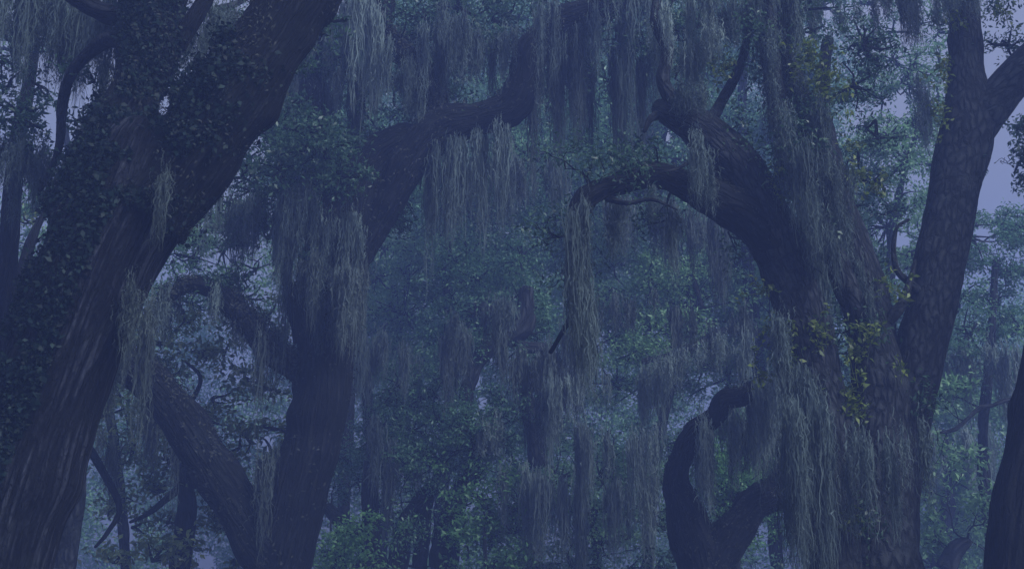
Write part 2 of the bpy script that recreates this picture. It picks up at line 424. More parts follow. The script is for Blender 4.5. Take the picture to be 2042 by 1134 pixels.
def empty(name, loc, label, cat, group=None):
    o = bpy.data.objects.new(name, None); S.collection.objects.link(o)
    o.location = loc; o['label'] = label; o['category'] = cat
    if group: o['group'] = group
    return o
def tag(o, label, cat, group=None):
    o['label'] = label; o['category'] = cat
    if group: o['group'] = group
    return o

# ------------------------------------------------------------------ ground and haze
def litter_mat():
    m, n, l = mat('leaf_litter')
    ge = n.new('ShaderNodeNewGeometry')
    a = n.new('ShaderNodeTexNoise'); a.inputs['Scale'].default_value = 6; a.inputs['Detail'].default_value = 9
    l.new(ge.outputs['Position'], a.inputs['Vector'])
    r = ramp(n, [(0.3, (0.03, 0.035, 0.018)), (0.55, (0.06, 0.05, 0.03)), (0.8, (0.10, 0.085, 0.055))])
    l.new(a.outputs['Fac'], r.inputs['Fac'])
    bu = n.new('ShaderNodeBump'); bu.inputs['Distance'].default_value = 0.05; l.new(a.outputs['Fac'], bu.inputs['Height'])
    b = n.new('ShaderNodeBsdfPrincipled'); b.inputs['Roughness'].default_value = 0.95
    l.new(r.outputs['Color'], b.inputs['Base Color']); l.new(bu.outputs['Normal'], b.inputs['Normal'])
    o = n.new('ShaderNodeOutputMaterial'); l.new(b.outputs['BSDF'], o.inputs['Surface'])
    return m
gx, gy = np.meshgrid(np.linspace(-48, 48, 90), np.linspace(-22, 73, 90))
gp = np.stack([gx.ravel(), gy.ravel(), np.zeros(gx.size)], 1)
gp[:, 2] = 0.10 * vnoise(gp * 0.25) + 0.04 * vnoise(gp * 0.9)
gi = (np.arange(89)[:, None] * 90 + np.arange(89)[None]).ravel()
g = MB(); g.add(gp, np.stack([gi, gi + 1, gi + 91, gi + 90], 1))
g.build('ground', litter_mat())['kind'] = 'structure'

HAZE_D = 0.0112
hv = np.array([[x, y, z] for z in (-1.2, 19.0) for y in (-24, 75) for x in (-50, 50)], float)
h = MB(); h.add(hv, np.array([[0, 2, 3, 1], [4, 5, 7, 6], [0, 1, 5, 4], [2, 6, 7, 3], [0, 4, 6, 2], [1, 3, 7, 5]]))
hm, n, l = mat('haze_air')
pv = n.new('ShaderNodeVolumePrincipled'); pv.inputs['Color'].default_value = (0.33, 0.45, 1.0, 1)
pv.inputs['Density'].default_value = HAZE_D; pv.inputs['Anisotropy'].default_value = 0.1
ho = n.new('ShaderNodeOutputMaterial'); l.new(pv.outputs['Volume'], ho.inputs['Volume'])
h.build('haze', hm, smooth=False)['kind'] = 'stuff'

# ------------------------------------------------------------------ trees
class Tree:
    def __init__(self, name, base, label, cat='tree', group=None):
        b = P(base[0], 1100, base[1]); b[2] = 0.0
        self.root = empty(name, b, label, cat, group); self.q = {}
        self.fern = None
    def wood(self, name, rows, mt, step=0.05, nseg=28, amp=0.10, ridge=0.0, ground=False, label=None, parent=None):
        pts = path(rows)
        if ground:
            p0 = pts[0].copy(); z = p0[2]
            dv = pts[0][:3] - pts[1][:3]; dv = dv / max(abs(dv[2]), 0.3) if dv[2] < 0 else np.array([0, 0, -1.0])
            dv[0] *= 0.5; dv[1] = 0; dv[2] = -1
            m = p0.copy(); m[:3] += dv * (z - 0.5); m[3] *= 1.08
            e = p0.copy(); e[:3] += dv * (z + 0.25); e[3] *= 1.7
            pts = [e, m] + pts
        mb = MB(); q = tube(mb, pts, step, nseg, amp, ridge)
        o = mb.build(name, mt, parent or self.root)
        if label: o['label'] = label
        self.last = o
        return q
    def crown(self, blobs, mt, leaf, cov=1.5, name='crown', label=None, twig_mat=None, sprouts=(), **kw):
        mb = MB()
        for b in blobs: blob(mb, mb, b[0], b[1], b[2], b[3], b[4], leaf, b[5] if len(b) > 5 else cov, **kw)
        for q, nn, ll in sprouts: sprout(mb, q, nn, ll, leaf)
        if mb.n == 0: return None
        o = mb.build(name, [mt, twig_mat or BARK_FAR], self.root, smooth=False)
        if label: o['label'] = label
        return o
    def ferns(self, qs, n, leaf=0.04, out=0.06, top=0.6):
        mb = MB()
        for q in qs: fringe(mb, q, n, leaf, out, top)
        return mb.build('fern_growth', LEAF_FERN, self.root, smooth=False)

def fill(x0, x1, y0, y1, d0, d1, nx, ny, r, cov=1.2, jit=0.35):
    """boughs spread over an area of the view at varied depths"""
    out = []
    for i in range(nx):
        for j in range(ny):
            x = x0 + (x1 - x0) * (i + 0.5 + random.uniform(-jit, jit)) / nx
            y = y0 + (y1 - y0) * (j + 0.5 + random.uniform(-jit, jit)) / ny
            s = random.uniform(0.75, 1.25)
            out.append((x, y, random.uniform(d0, d1), r * s * random.uniform(0.9, 1.3), r * s * random.uniform(0.7, 1.0), cov * random.uniform(0.6, 1.3)))
    return out

# ---- the big leaning oak on the left
T1 = Tree('live_oak', (-10, 9.0), 'massive leaning oak with furrowed bark and two ivy clad limbs forking near the top left', 'tree')
t1 = T1.wood('trunk', [(-14, 1134, 8.9, 220), (56, 900, 9.0, 206), (124, 720, 9.0, 204), (194, 540, 9.0, 214), (258, 400, 9.05, 226), (292, 315, 9.1, 210)], BARK_FUR, 0.02, 110, 0.045, 0.022, ground=True)
t1l = T1.wood('limb', [(190, 440, 9.05, 180), (235, 300, 9.1, 140), (270, 190, 9.2, 104), (304, 90, 9.3, 112), (318, -30, 9.4, 118), (345, -160, 9.6, 112)], BARK_DARK, 0.03, 48, 0.07, 0.02)
T1L = T1.last
t1r = T1.wood('limb', [(285, 430, 9.0, 195), (385, 300, 9.0, 172), (462, 190, 9.0, 154), (540, 80, 9.05, 142), (618, -40, 9.1, 140), (680, -160, 9.2, 150)], BARK_DARK, 0.03, 64, 0.07, 0.03)
T1.wood('branch', [(262, 92, 9.2, 40), (222, 78, 9.3, 34), (180, 104, 9.5, 26), (140, 150, 9.7, 22), (124, 215, 9.9, 20), (116, 300, 10.1, 14), (80, 380, 10.3, 8)], BARK_GREY, 0.03, 14, 0.14, parent=T1L)
T1.wood('branch', [(270, 30, 9.3, 50), (215, 28, 9.3, 42), (160, 0, 9.4, 36), (90, -40, 9.6, 30)], BARK_DARK, 0.04, 16, 0.12, parent=T1L)
T1.wood('branch', [(352, 90, 9.3, 40), (385, 40, 9.3, 34), (420, -20, 9.4, 30), (450, -80, 9.5, 24)], BARK_DARK, 0.04, 16, 0.12, parent=T1L)
T1.wood('branch', [(395, 40, 10.0, 18), (420, 22, 10.2, 16), (470, 8, 10.5, 12), (520, -20, 10.8, 8)], BARK_GREY, 0.04, 10, 0.12, parent=T1L)
T1.crown(fill(-20, 250, -40, 90, 10.4, 11.6, 4, 2, 46, 0.8) + fill(-20, 100, 160, 330, 10.6, 12, 2, 3, 46, 0.7) + [(30, 220, 10.6, 70, 50), (65, 250, 10.4, 50, 40), (10, 120, 11, 60, 40, 1.0), (150, 140, 10.2, 40, 40, .7), (185, 165, 9.8, 36, 30, .5), (170, 235, 10.2, 44, 36, .9), (130, 310, 10.3, 60, 40, 1.0), (90, 15, 10.6, 60, 22, .8),
          (450, 60, 10.4, 40, 30, 1.0), (590, 110, 10.2, 44, 50, 1.1), (640, 70, 10.4, 50, 34, 1.0), (690, 40, 10.6, 50, 34, 1.0), (185, 300, 10.2, 30, 40, .8)], LEAF_OAK, 0.07, 1.5, twig_mat=BARK_DARK, clump=0.12)
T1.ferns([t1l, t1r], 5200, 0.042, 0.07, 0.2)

# ivy on it
def ivy_on(parts, label):
    mb = MB()
    for q, n, out, sel in parts:
        i = rng.integers(0, len(q), n)
        T = norm(np.gradient(q[:, :3], axis=0))[i]
        d = rng.normal(size=(n, 3)); d = norm(d - T * np.sum(d * T, 1, keepdims=True))
        d2 = d + np.array(sel) * 0.9
        d = norm(d2 - T * np.sum(d2 * T, 1, keepdims=True))
        p = q[i, :3] + d * (q[i, 3:4] * 1.0 + rng.random((n, 1)) ** 1.6 * out) + rng.normal(size=(n, 3)) * 0.02
        keep = ~in_gap(p, 1.0) & (vnoise(p * 2.2 + 7) + 0.8 * vnoise(p * 5 + 3) > -0.34)
        leaves(mb, p[keep], 0.022 + 0.05 * rng.random(keep.sum()) ** 2.2, 0.62, nrm=d[keep] + rng.normal(size=(keep.sum(), 3)) * 0.7)
    return tag(mb.build('ivy', LEAF_IVY, base=parts[0][0][0, :3] * np.array([1, 1, 0])), label, 'ivy')
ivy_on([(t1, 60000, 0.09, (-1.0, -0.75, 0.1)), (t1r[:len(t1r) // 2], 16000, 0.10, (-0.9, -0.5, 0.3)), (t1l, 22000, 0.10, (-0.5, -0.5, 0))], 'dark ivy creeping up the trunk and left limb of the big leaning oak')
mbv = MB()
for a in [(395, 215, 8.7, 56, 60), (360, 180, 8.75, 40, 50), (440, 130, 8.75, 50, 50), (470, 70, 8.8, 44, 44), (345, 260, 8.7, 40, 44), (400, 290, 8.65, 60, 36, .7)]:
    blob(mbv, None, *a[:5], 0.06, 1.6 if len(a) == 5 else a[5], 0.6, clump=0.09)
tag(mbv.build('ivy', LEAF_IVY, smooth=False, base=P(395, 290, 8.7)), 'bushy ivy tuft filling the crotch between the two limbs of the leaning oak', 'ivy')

# ---- oak left of the middle, crooked limbs
T2 = Tree('live_oak', (540, 15), 'dark V shaped oak with a thick crooked limb twisting across the top centre', 'tree')
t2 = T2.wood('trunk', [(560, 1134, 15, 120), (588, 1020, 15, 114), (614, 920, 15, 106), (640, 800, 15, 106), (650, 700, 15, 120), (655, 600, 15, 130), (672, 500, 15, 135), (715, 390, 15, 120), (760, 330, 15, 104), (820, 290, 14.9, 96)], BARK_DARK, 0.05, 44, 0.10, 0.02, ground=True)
t2a = T2.wood('limb', [(545, 1120, 15, 100), (480, 1020, 14.8, 92), (405, 905, 14.5, 86), (335, 800, 14.2, 80), (280, 745, 14.0, 74), (215, 708, 13.8, 66), (140, 682, 13.6, 52), (70, 670, 13.4, 34)], BARK_DARK, 0.05, 36, 0.10, 0.02)
t2b = T2.wood('limb', [(668, 580, 15, 70), (712, 510, 14.9, 62), (752, 440, 14.7, 62), (788, 375, 14.5, 68), (832, 302, 14.4, 76), (890, 255, 14.4, 84), (960, 235, 14.4, 66), (1020, 212, 14.3, 70), (1044, 160, 14.2, 64), (1060, 105, 14.1, 66), (1120, 50, 14.0, 62), (1190, 20, 13.9, 58), (1290, -20, 13.8, 46)], BARK_DARK, 0.05, 36, 0.13, 0.02)
t2c = T2.wood('limb', [(868, 270, 14.5, 52), (868, 205, 14.4, 48), (838, 140, 14.3, 46), (790, 95, 14.2, 44), (764, 50, 14.1, 40), (768, -20, 14.0, 38)], BARK_DARK, 0.05, 28, 0.13)
t2d = T2.wood('branch', [(600, 740, 15, 60), (540, 700, 14.8, 52), (490, 640, 14.6, 46), (435, 582, 14.4, 40), (375, 568, 14.2, 32), (330, 600, 14.0, 18)], BARK_DARK, 0.05, 22, 0.12)
t2e = T2.wood('limb', [(690, 430, 15, 90), (640, 330, 15.3, 66), (620, 200, 15.6, 50), (640, 60, 16, 40), (650, -60, 16.3, 30)], BARK_DARK, 0.05, 24, 0.12)
T2.wood('branch', [(605, 680, 14.6, 40), (590, 620, 14.4, 34), (585, 570, 14.2, 26)], BARK_DARK, 0.05, 16, 0.12)
T2.crown(fill(560, 1240, -60, 200, 15.5, 18, 8, 3, 62, 0.9) + fill(440, 620, 180, 480, 13.6, 15.5, 3, 4, 56, 1.0) + [(640, 300, 12.7, 110, 60), (600, 260, 12.7, 70, 50), (680, 350, 12.7, 56, 50), (560, 340, 12.8, 60, 50), (640, 300, 14.2, 110, 70), (560, 270, 14.4, 70, 60), (660, 380, 14.2, 50, 50), (560, 380, 14.6, 80, 50), (610, 360, 14.3, 70, 50), (500, 330, 14.8, 60, 50, 1.0), (520, 440, 14.8, 70, 50, 1.0), (490, 490, 15, 60, 40, .9), (730, 230, 14.8, 40, 40, .8),
          (840, 30, 15.5, 80, 50), (920, 20, 15.5, 80, 50), (900, 100, 15.8, 50, 30, 1.0), (1340, 60, 13.8, 80, 60), (1280, 95, 13.8, 50, 40), (1230, 80, 13.9, 60, 40, .7), (1390, 90, 14, 60, 50, 1.0), (660, 120, 15.5, 90, 60, .8), (560, 180, 15.5, 80, 60, .8), (980, 40, 15.8, 60, 40, .8), (1080, 0, 15.8, 80, 40, .7)], LEAF_OAK, 0.075, 1.5, twig_mat=BARK_DARK, clump=0.11, sprouts=[(t2b[:len(t2b) // 3], 4, 0.5), (t2b[-len(t2b) // 3:], 5, 0.7), (t2c, 4, 0.4), (t2d, 3, 0.4)])
T2.ferns([t2, t2a, t2b, t2c, t2d], 3800, 0.05, 0.10, 1.0)

# ---- the many stemmed oak on the right
T3 = Tree('live_oak', (1740, 11), 'many stemmed grey oak on the right with splayed mossy limbs and a drooping arched limb', 'tree')
t3 = T3.wood('trunk', [(1745, 1134, 11, 170), (1745, 1000, 11, 150), (1748, 880, 11, 130), (1756, 790, 11, 118), (1742, 700, 11, 98), (1715, 590, 10.95, 80), (1682, 460, 10.9, 68), (1650, 350, 10.85, 58), (1615, 260, 10.8, 52), (1575, 160, 10.8, 50), (1540, 60, 10.8, 44), (1520, -60, 10.8, 40)], BARK_GREY, 0.03, 64, 0.09, 0.02, ground=True)
t3a = T3.wood('limb', [(1668, 1134, 10.8, 118), (1654, 960, 10.8, 112), (1634, 800, 10.8, 106), (1606, 650, 10.85, 102), (1565, 520, 10.9, 104), (1520, 420, 10.9, 100), (1460, 320, 10.85, 92), (1400, 262, 10.8, 84), (1352, 232, 10.8, 64), (1330, 222, 10.8, 56), (1312, 214, 10.8, 34)], BARK_GREY, 0.03, 56, 0.09, 0.02, ground=True)
T3A = T3.last
t3b = T3.wood('limb', [(1590, 580, 10.9, 70), (1540, 490, 10.9, 84), (1480, 425, 10.8, 80), (1410, 390, 10.7, 70), (1330, 356, 10.6, 54), (1285, 352, 10.55, 54), (1240, 366, 10.5, 46), (1182, 384, 10.4, 46), (1154, 420, 10.35, 36), (1158, 480, 10.3, 30), (1148, 540, 10.3, 26), (1152, 600, 10.3, 20), (1134, 640, 10.3, 12), (1118, 668, 10.3, 11), (1098, 702, 10.3, 9)], BARK_DARK, 0.03, 32, 0.2, 0.02)
T3B = T3.last
T3.wood('branch', [(1210, 395, 10.45, 16), (1250, 405, 10.3, 10), (1300, 398, 10.2, 8), (1350, 418, 10.1, 4)], BARK_GREY, 0.03, 8, 0.15, parent=T3B)
T3.wood('branch', [(1395, 330, 10.7, 10), (1375, 325, 10.5, 8), (1345, 338, 10.3, 6), (1300, 345, 10.2, 3)], BARK_GREY, 0.03, 8, 0.15, parent=T3B)
t3c = T3.wood('limb', [(1772, 1110, 11.15, 110), (1780, 980, 11.15, 104), (1802, 850, 11.12, 98), (1838, 700, 11.1, 92), (1868, 560, 11.1, 96), (1895, 420, 11.15, 94), (1918, 310, 11.2, 100), (1930, 230, 11.2, 96), (1926, 130, 11.25, 66), (1922, 20, 11.3, 58), (1915, -90, 11.3, 52)], BARK_GREY, 0.03, 56, 0.06, 0.015, label='smooth straight grey stem that forks near its top')
T3C = T3.last
t3d = T3.wood('limb', [(1930, 275, 11.2, 90), (1975, 212, 11.15, 78), (2030, 150, 11.1, 74), (2090, 90, 11.05, 70), (2180, 0, 11, 60)], BARK_GREY, 0.03, 40, 0.06, 0.015)
t3e = T3.wood('limb', [(1720, 640, 10.8, 56), (1690, 580, 10.75, 52), (1650, 490, 10.7, 50), (1610, 400, 10.65, 48), (1575, 300, 10.6, 44), (1550, 200, 10.6, 40), (1535, 100, 10.6, 34), (1530, -20, 10.6, 30)], BARK_GREY, 0.03, 28, 0.12)
T3.wood('limb', [(1755, 760, 11.2, 70), (1752, 650, 11.3, 60), (1730, 540, 11.4, 54), (1690, 430, 11.5, 48), (1660, 320, 11.6, 40), (1640, 200, 11.8, 30), (1650, 80, 12, 22)], BARK_GREY, 0.04, 24, 0.12)
T3.wood('branch', [(1842, 590, 11.0, 20), (1812, 562, 10.95, 15), (1790, 540, 10.9, 13), (1782, 500, 10.9, 11), (1788, 455, 10.9, 8), (1812, 438, 10.9, 6)], BARK_GREY, 0.03, 12, 0.12, parent=T3C)
T3.wood('branch', [(1770, 640, 10.9, 26), (1795, 610, 10.85, 20), (1815, 560, 10.85, 12), (1825, 520, 10.9, 7)], BARK_GREY, 0.03, 12, 0.12)
T3.wood('branch', [(1400, 270, 10.8, 46), (1352, 215, 10.7, 34), (1322, 160, 10.7, 28), (1330, 100, 10.75, 24), (1305, 40, 10.8, 20), (1320, -40, 10.9, 16)], BARK_GREY, 0.03, 16, 0.2, parent=T3A)
T3.wood('branch', [(1330, 222, 10.8, 24), (1298, 236, 10.75, 14), (1285, 262, 10.7, 8)], BARK_GREY, 0.02, 10, 0.2, parent=T3A)
T3.wood('branch', [(1575, 880, 10.6, 16), (1600, 850, 10.6, 16), (1655, 835, 10.7, 18), (1690, 830, 10.8, 20)], BARK_GREY, 0.03, 12, 0.15)
T3.wood('branch', [(1400, 270, 10.8, 30), (1440, 200, 10.9, 22), (1480, 120, 11, 18), (1500, 0, 11.2, 14)], BARK_GREY, 0.03, 14, 0.14, parent=T3A)
T3.crown([(1720, 90, 11.6, 70, 64, 1.3), (1700, 170, 11.6, 60, 56, 1.2), (1750, 130, 11.7, 46, 46, .9), (1745, 240, 11.8, 30, 60, .7), (2010, 90, 11.5, 50, 60, .9), (1985, 30, 11.6, 50, 40, .8), (1860, 40, 12, 36, 36, .5), (2030, 250, 11.5, 20, 20, .5), (1600, 20, 11.8, 80, 40, .8), (1430, 40, 11.6, 90, 50, 1.0), (1360, 130, 11.8, 60, 50, .8)] + fill(1300, 1660, -60, 160, 11.6, 13, 5, 3, 52, 0.7) + fill(1620, 1790, 260, 600, 12, 13, 3, 5, 40, 0.5), LEAF_OAK, 0.062, 1.3, twig_mat=BARK_DARK, clump=0.09, sprouts=[(t3b[len(t3b)//5:], 10, 0.45), (t3a, 5, 0.45), (t3, 7, 0.5), (t3e, 6, 0.4), (t3c, 3, 0.3)])
T3.ferns([t3b[:int(len(t3b)*0.5)]], 2600, 0.035, 0.04, 1.6)

# lime green creeper leaves on it
def creeper(spots, label):
    mb = MB()
    for px, py, d, rx, ry, n in spots:
        c = P(px, py, d); m = MPP(py, d)
        n = int(n * 1.9); k = max(3, n // 7)
        cl = c + rng.normal(size=(k, 3)) * np.array([rx, 14, ry]) * m * 0.55
        idx = np.repeat(np.arange(k), 7)
        pos = cl[idx] + rng.normal(size=(len(idx), 3)) * 0.035
        leaves(mb, pos, 0.07, 0.5, 0.5, 0.5)
        for q in cl[:6]: tube(mb, [np.append(c + rng.normal(size=3) * 0.03, 0.004), np.append((c + q) / 2 + rng.normal(size=3) * 0.03, 0.003), np.append(q, 0.002)], 0.06, 4, 0.05, closed=False)
    return tag(mb.build('vine', LEAF_LIME, smooth=False, base=P(*spots[0][:3])), label, 'vine', 'lime green vine sprays on the right oak')
creeper([(1612, 115, 10.4, 44, 40, 110), (1645, 165, 10.4, 44, 44, 110), (1640, 215, 10.5, 34, 34, 60)], 'largest lime green vine spray, near the top of the mossy stems')
creeper([(1440, 130, 10.6, 20, 40, 34)], 'lime green vine sprig above the broken limb end')
creeper([(1555, 350, 10.5, 24, 40, 40), (1570, 385, 10.5, 30, 24, 30), (1590, 240, 10.5, 20, 30, 20)], 'lime green vine sprig hanging at the bend of the broken limb')
creeper([(1700, 350, 10.8, 60, 30, 60), (1740, 375, 10.9, 40, 20, 30), (1690, 290, 10.9, 20, 40, 24)], 'flat lime vine tuft between the mossy stems and the smooth stem')
creeper([(1560, 670, 10.6, 34, 40, 70), (1565, 715, 10.6, 30, 24, 40), (1520, 745, 10.6, 24, 20, 20), (1520, 580, 10.7, 40, 20, 24)], 'brightest lime vine tuft left of the right oak where its limb leaves the base')
creeper([(1625, 655, 10.5, 30, 24, 36), (1640, 690, 10.5, 24, 20, 18)], 'small lime vine spray in front of the left leaning limb')
creeper([(1702, 760, 10.5, 16, 50, 50), (1702, 820, 10.5, 24, 30, 50), (1706, 690, 10.6, 16, 24, 24)], 'narrow lime vine trailing down the cleft of the right oak')
creeper([(1745, 665, 10.5, 40, 24, 40), (1800, 735, 10.6, 16, 16, 14), (1780, 570, 10.7, 30, 40, 40)], 'lime vine leaves in the fork beside the smooth stem')
creeper([(1700, 1040, 10.4, 24, 16, 20), (1640, 780, 10.6, 30, 20, 24)], 'lowest lime vine sprig at the foot of the right oak')
creeper([(1880, 130, 10.9, 16, 70, 50), (1875, 230, 10.95, 16, 40, 40), (1905, 30, 11, 20, 20, 20), (2005, 30, 10.9, 24, 24, 30)], 'lime vine leaves climbing the left edge of the smooth stem')

# ---- lower middle-right oak with a bent limb
T4 = Tree('live_oak', (1380, 19), 'squat dark oak behind the right oak with a limb bent in a loop', 'tree')
q4 = T4.wood('trunk', [(1400, 1134, 19, 116), (1370, 1030, 19, 76), (1348, 960, 18.8, 50), (1362, 905, 18.4, 42), (1386, 862, 18, 48), (1425, 828, 17.6, 42), (1448, 796, 17.4, 46), (1478, 792, 17.2, 36), (1512, 770, 17, 36), (1560, 758, 16.8, 26)], BARK_DARK, 0.05, 30, 0.2, ground=True)
q4b = T4.wood('limb', [(1410, 1130, 19, 90), (1462, 1058, 18.9, 76), (1500, 1010, 18.85, 56), (1540, 985, 18.8, 60), (1566, 925, 18.7, 36), (1552, 880, 18.7, 26), (1500, 855, 18.8, 26), (1470, 860, 18.9, 12)], BARK_DARK, 0.05, 28, 0.2)
T4.ferns([q4, q4b], 3400, 0.045, 0.07, 1.0)
T4.crown(fill(1340, 1480, 1000, 1120, 20, 22, 2, 2, 50, 0.8), LEAF_OAK, 0.08, clump=0.16, sprouts=[(q4[:len(q4) // 2], 4, 0.4)])

# ---- trunk at the right edge, a few leafy twigs reaching in beside it
T5 = Tree('live_oak', (2040, 10), 'leaning dark trunk cut off by the right edge', 'tree')
T5.wood('trunk', [(2030, 1134, 10, 130), (2050, 960, 10, 112), (2078, 800, 10, 100), (2100, 650, 10, 92), (2130, 480, 10, 90), (2165, 300, 10, 84), (2215, 80, 10, 76), (2240, -150, 10.1, 66), (2300, -400, 10.3, 50)], BARK_DARK, 0.04, 40, 0.08, 0.02, ground=True)
q5 = T5.wood('branch', [(2140, 400, 10.2, 20), (2085, 350, 10.6, 10), (2040, 320, 10.9, 6), (2022, 345, 11, 3)], BARK_DARK, 0.03, 8, 0.14)
T5.crown(fill(2140, 2420, -620, -120, 9.6, 11.6, 4, 5, 70, 1.0) + [(2045, 255, 11, 26, 24, .7), (2040, 320, 11, 30, 26, .8), (2050, 370, 11, 24, 20, .6)], LEAF_OAK, 0.06, clump=0.07, sprouts=[(q5, 3, 0.2)])

# ---- dark trunk at the left edge
T6 = Tree('live_oak', (10, 12), 'slim dark trunk glimpsed at the left edge behind the leaning oak', 'tree')
T6.wood('trunk', [(-20, 900, 12, 80), (5, 660, 12, 64), (15, 540, 12, 40), (22, 420, 12, 34), (30, 300, 12, 30), (60, 150, 12.2, 26), (70, -40, 12.4, 24)], BARK_DARK, 0.05, 22, 0.12, ground=True)
T6.wood('limb', [(0, 640, 12, 50), (40, 560, 12.4, 30), (62, 480, 12.8, 20), (90, 420, 13.2, 10)], BARK_DARK, 0.05, 16, 0.12)
T6.crown(fill(-20, 110, 430, 660, 14, 17, 2, 3, 45, 0.45), LEAF_OLIVE, 0.06, clump=0.14)

# ---- slender tree behind the leaning trunk, broad olive leaves
T7 = Tree('broadleaf_tree', (360, 19), 'slender tree with broad olive leaves seen through the V of the dark oak', 'tree')
T7.wood('trunk', [(356, 1134, 19, 42), (372, 1020, 19, 38), (366, 940, 19, 30), (344, 850, 19, 22), (320, 760, 19.2, 12)], BARK_DARK, 0.07, 16, 0.12, ground=True)
T7.wood('branch', [(128, 1134, 13, 46), (150, 1000, 13, 36), (160, 930, 13, 26), (186, 850, 13, 14)], BARK_GREY, 0.06, 16, 0.10)
T7.wood('branch', [(170, 880, 16, 16), (205, 940, 16, 16), (238, 1010, 16, 13), (215, 1060, 16, 9), (190, 1090, 16, 6)], BARK_DARK, 0.05, 10, 0.12)
T7.wood('branch', [(372, 960, 19, 20), (300, 1020, 18.6, 12), (260, 1040, 18.4, 7)], BARK_DARK, 0.07, 8, 0.12)
T7.wood('branch', [(385, 970, 19, 18), (410, 930, 18.8, 12), (440, 900, 18.6, 6)], BARK_DARK, 0.07, 8, 0.12)
T7.wood('branch', [(350, 850, 19, 14), (400, 760, 18.8, 9), (370, 720, 18.6, 5)], BARK_DARK, 0.07, 8, 0.12)
T7.crown(fill(190, 560, 600, 1140, 17, 22, 6, 8, 54, 0.8), LEAF_OLIVE, 0.11, wid=0.45, clump=0.16, label='sparse broad olive leaves with sky between them')

# ---- far trees behind, each with its own trunk and crown
def far_tree(name, label, trunks, blobs, leafm, leaf, cov=1.2, clump=0.35, group='trees standing in the haze behind', barkm=None, base=None):
    t = Tree(name, base or (trunks[0][0][0], trunks[0][0][2]), label, 'tree', group)
    qs = []
    for k, rows in enumerate(trunks):
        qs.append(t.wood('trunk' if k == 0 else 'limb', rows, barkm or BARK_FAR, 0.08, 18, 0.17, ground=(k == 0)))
    t.crown(blobs, leafm, leaf * 0.82, cov, clump=clump * 0.55, sprouts=[(q, 6, 0.8) for q in qs])
    return t
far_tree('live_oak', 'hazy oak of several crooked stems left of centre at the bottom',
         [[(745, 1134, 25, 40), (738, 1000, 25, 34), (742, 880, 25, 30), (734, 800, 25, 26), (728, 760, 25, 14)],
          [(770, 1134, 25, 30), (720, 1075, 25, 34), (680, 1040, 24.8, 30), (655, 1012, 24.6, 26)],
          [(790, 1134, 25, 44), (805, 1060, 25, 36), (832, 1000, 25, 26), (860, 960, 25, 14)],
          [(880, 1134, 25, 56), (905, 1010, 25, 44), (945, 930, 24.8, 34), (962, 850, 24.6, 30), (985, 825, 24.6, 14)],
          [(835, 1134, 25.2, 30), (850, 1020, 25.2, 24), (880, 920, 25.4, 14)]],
         fill(750, 960, 760, 940, 24, 26, 4, 3, 62, 1.6) + fill(660, 740, 880, 1000, 26, 28, 2, 2, 46, .8), LEAF_OAK_LIT, 0.085, clump=0.2)
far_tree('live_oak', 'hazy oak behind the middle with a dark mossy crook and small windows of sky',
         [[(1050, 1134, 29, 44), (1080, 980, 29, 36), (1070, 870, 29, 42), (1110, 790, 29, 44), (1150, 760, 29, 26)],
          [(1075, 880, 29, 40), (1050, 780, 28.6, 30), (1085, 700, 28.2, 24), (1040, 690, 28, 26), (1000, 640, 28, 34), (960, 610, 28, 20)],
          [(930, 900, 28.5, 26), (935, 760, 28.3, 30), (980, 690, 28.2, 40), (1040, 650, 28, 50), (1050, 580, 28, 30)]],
         fill(880, 1070, 500, 690, 28, 31, 4, 4, 60, 1.3) + fill(1000, 1340, 860, 960, 30, 33, 5, 2, 60, 1.0) + fill(990, 1040, 780, 900, 29, 31, 1, 3, 40, 1.2), LEAF_OAK_LIT, 0.10, clump=0.25)
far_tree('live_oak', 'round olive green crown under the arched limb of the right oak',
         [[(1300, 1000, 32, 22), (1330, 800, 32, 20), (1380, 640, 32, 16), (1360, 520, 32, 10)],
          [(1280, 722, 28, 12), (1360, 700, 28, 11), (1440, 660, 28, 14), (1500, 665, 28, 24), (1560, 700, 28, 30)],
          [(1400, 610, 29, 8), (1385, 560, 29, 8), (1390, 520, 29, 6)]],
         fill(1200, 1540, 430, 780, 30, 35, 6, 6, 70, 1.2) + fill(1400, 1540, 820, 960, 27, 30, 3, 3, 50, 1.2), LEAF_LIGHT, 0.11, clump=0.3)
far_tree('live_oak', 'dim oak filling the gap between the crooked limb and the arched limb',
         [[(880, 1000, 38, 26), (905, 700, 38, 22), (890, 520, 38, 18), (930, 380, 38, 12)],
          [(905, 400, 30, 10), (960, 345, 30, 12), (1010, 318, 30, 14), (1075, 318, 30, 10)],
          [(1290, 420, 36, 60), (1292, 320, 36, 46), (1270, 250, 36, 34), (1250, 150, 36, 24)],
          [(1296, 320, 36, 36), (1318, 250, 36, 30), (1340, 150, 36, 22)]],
         fill(840, 1250, 240, 520, 33, 40, 7, 4, 78, 1.15) + fill(1000, 1320, 180, 400, 24, 30, 5, 3, 60, .8) + fill(1180, 1440, 130, 360, 34, 38, 4, 3, 70, 1.0), LEAF_OAK_LIT, 0.12, clump=0.34)
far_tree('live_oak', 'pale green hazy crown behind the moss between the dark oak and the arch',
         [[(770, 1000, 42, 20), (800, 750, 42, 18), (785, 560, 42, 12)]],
         fill(690, 900, 470, 760, 38, 44, 4, 5, 74, 1.2), LEAF_LIGHT, 0.13, clump=0.36)
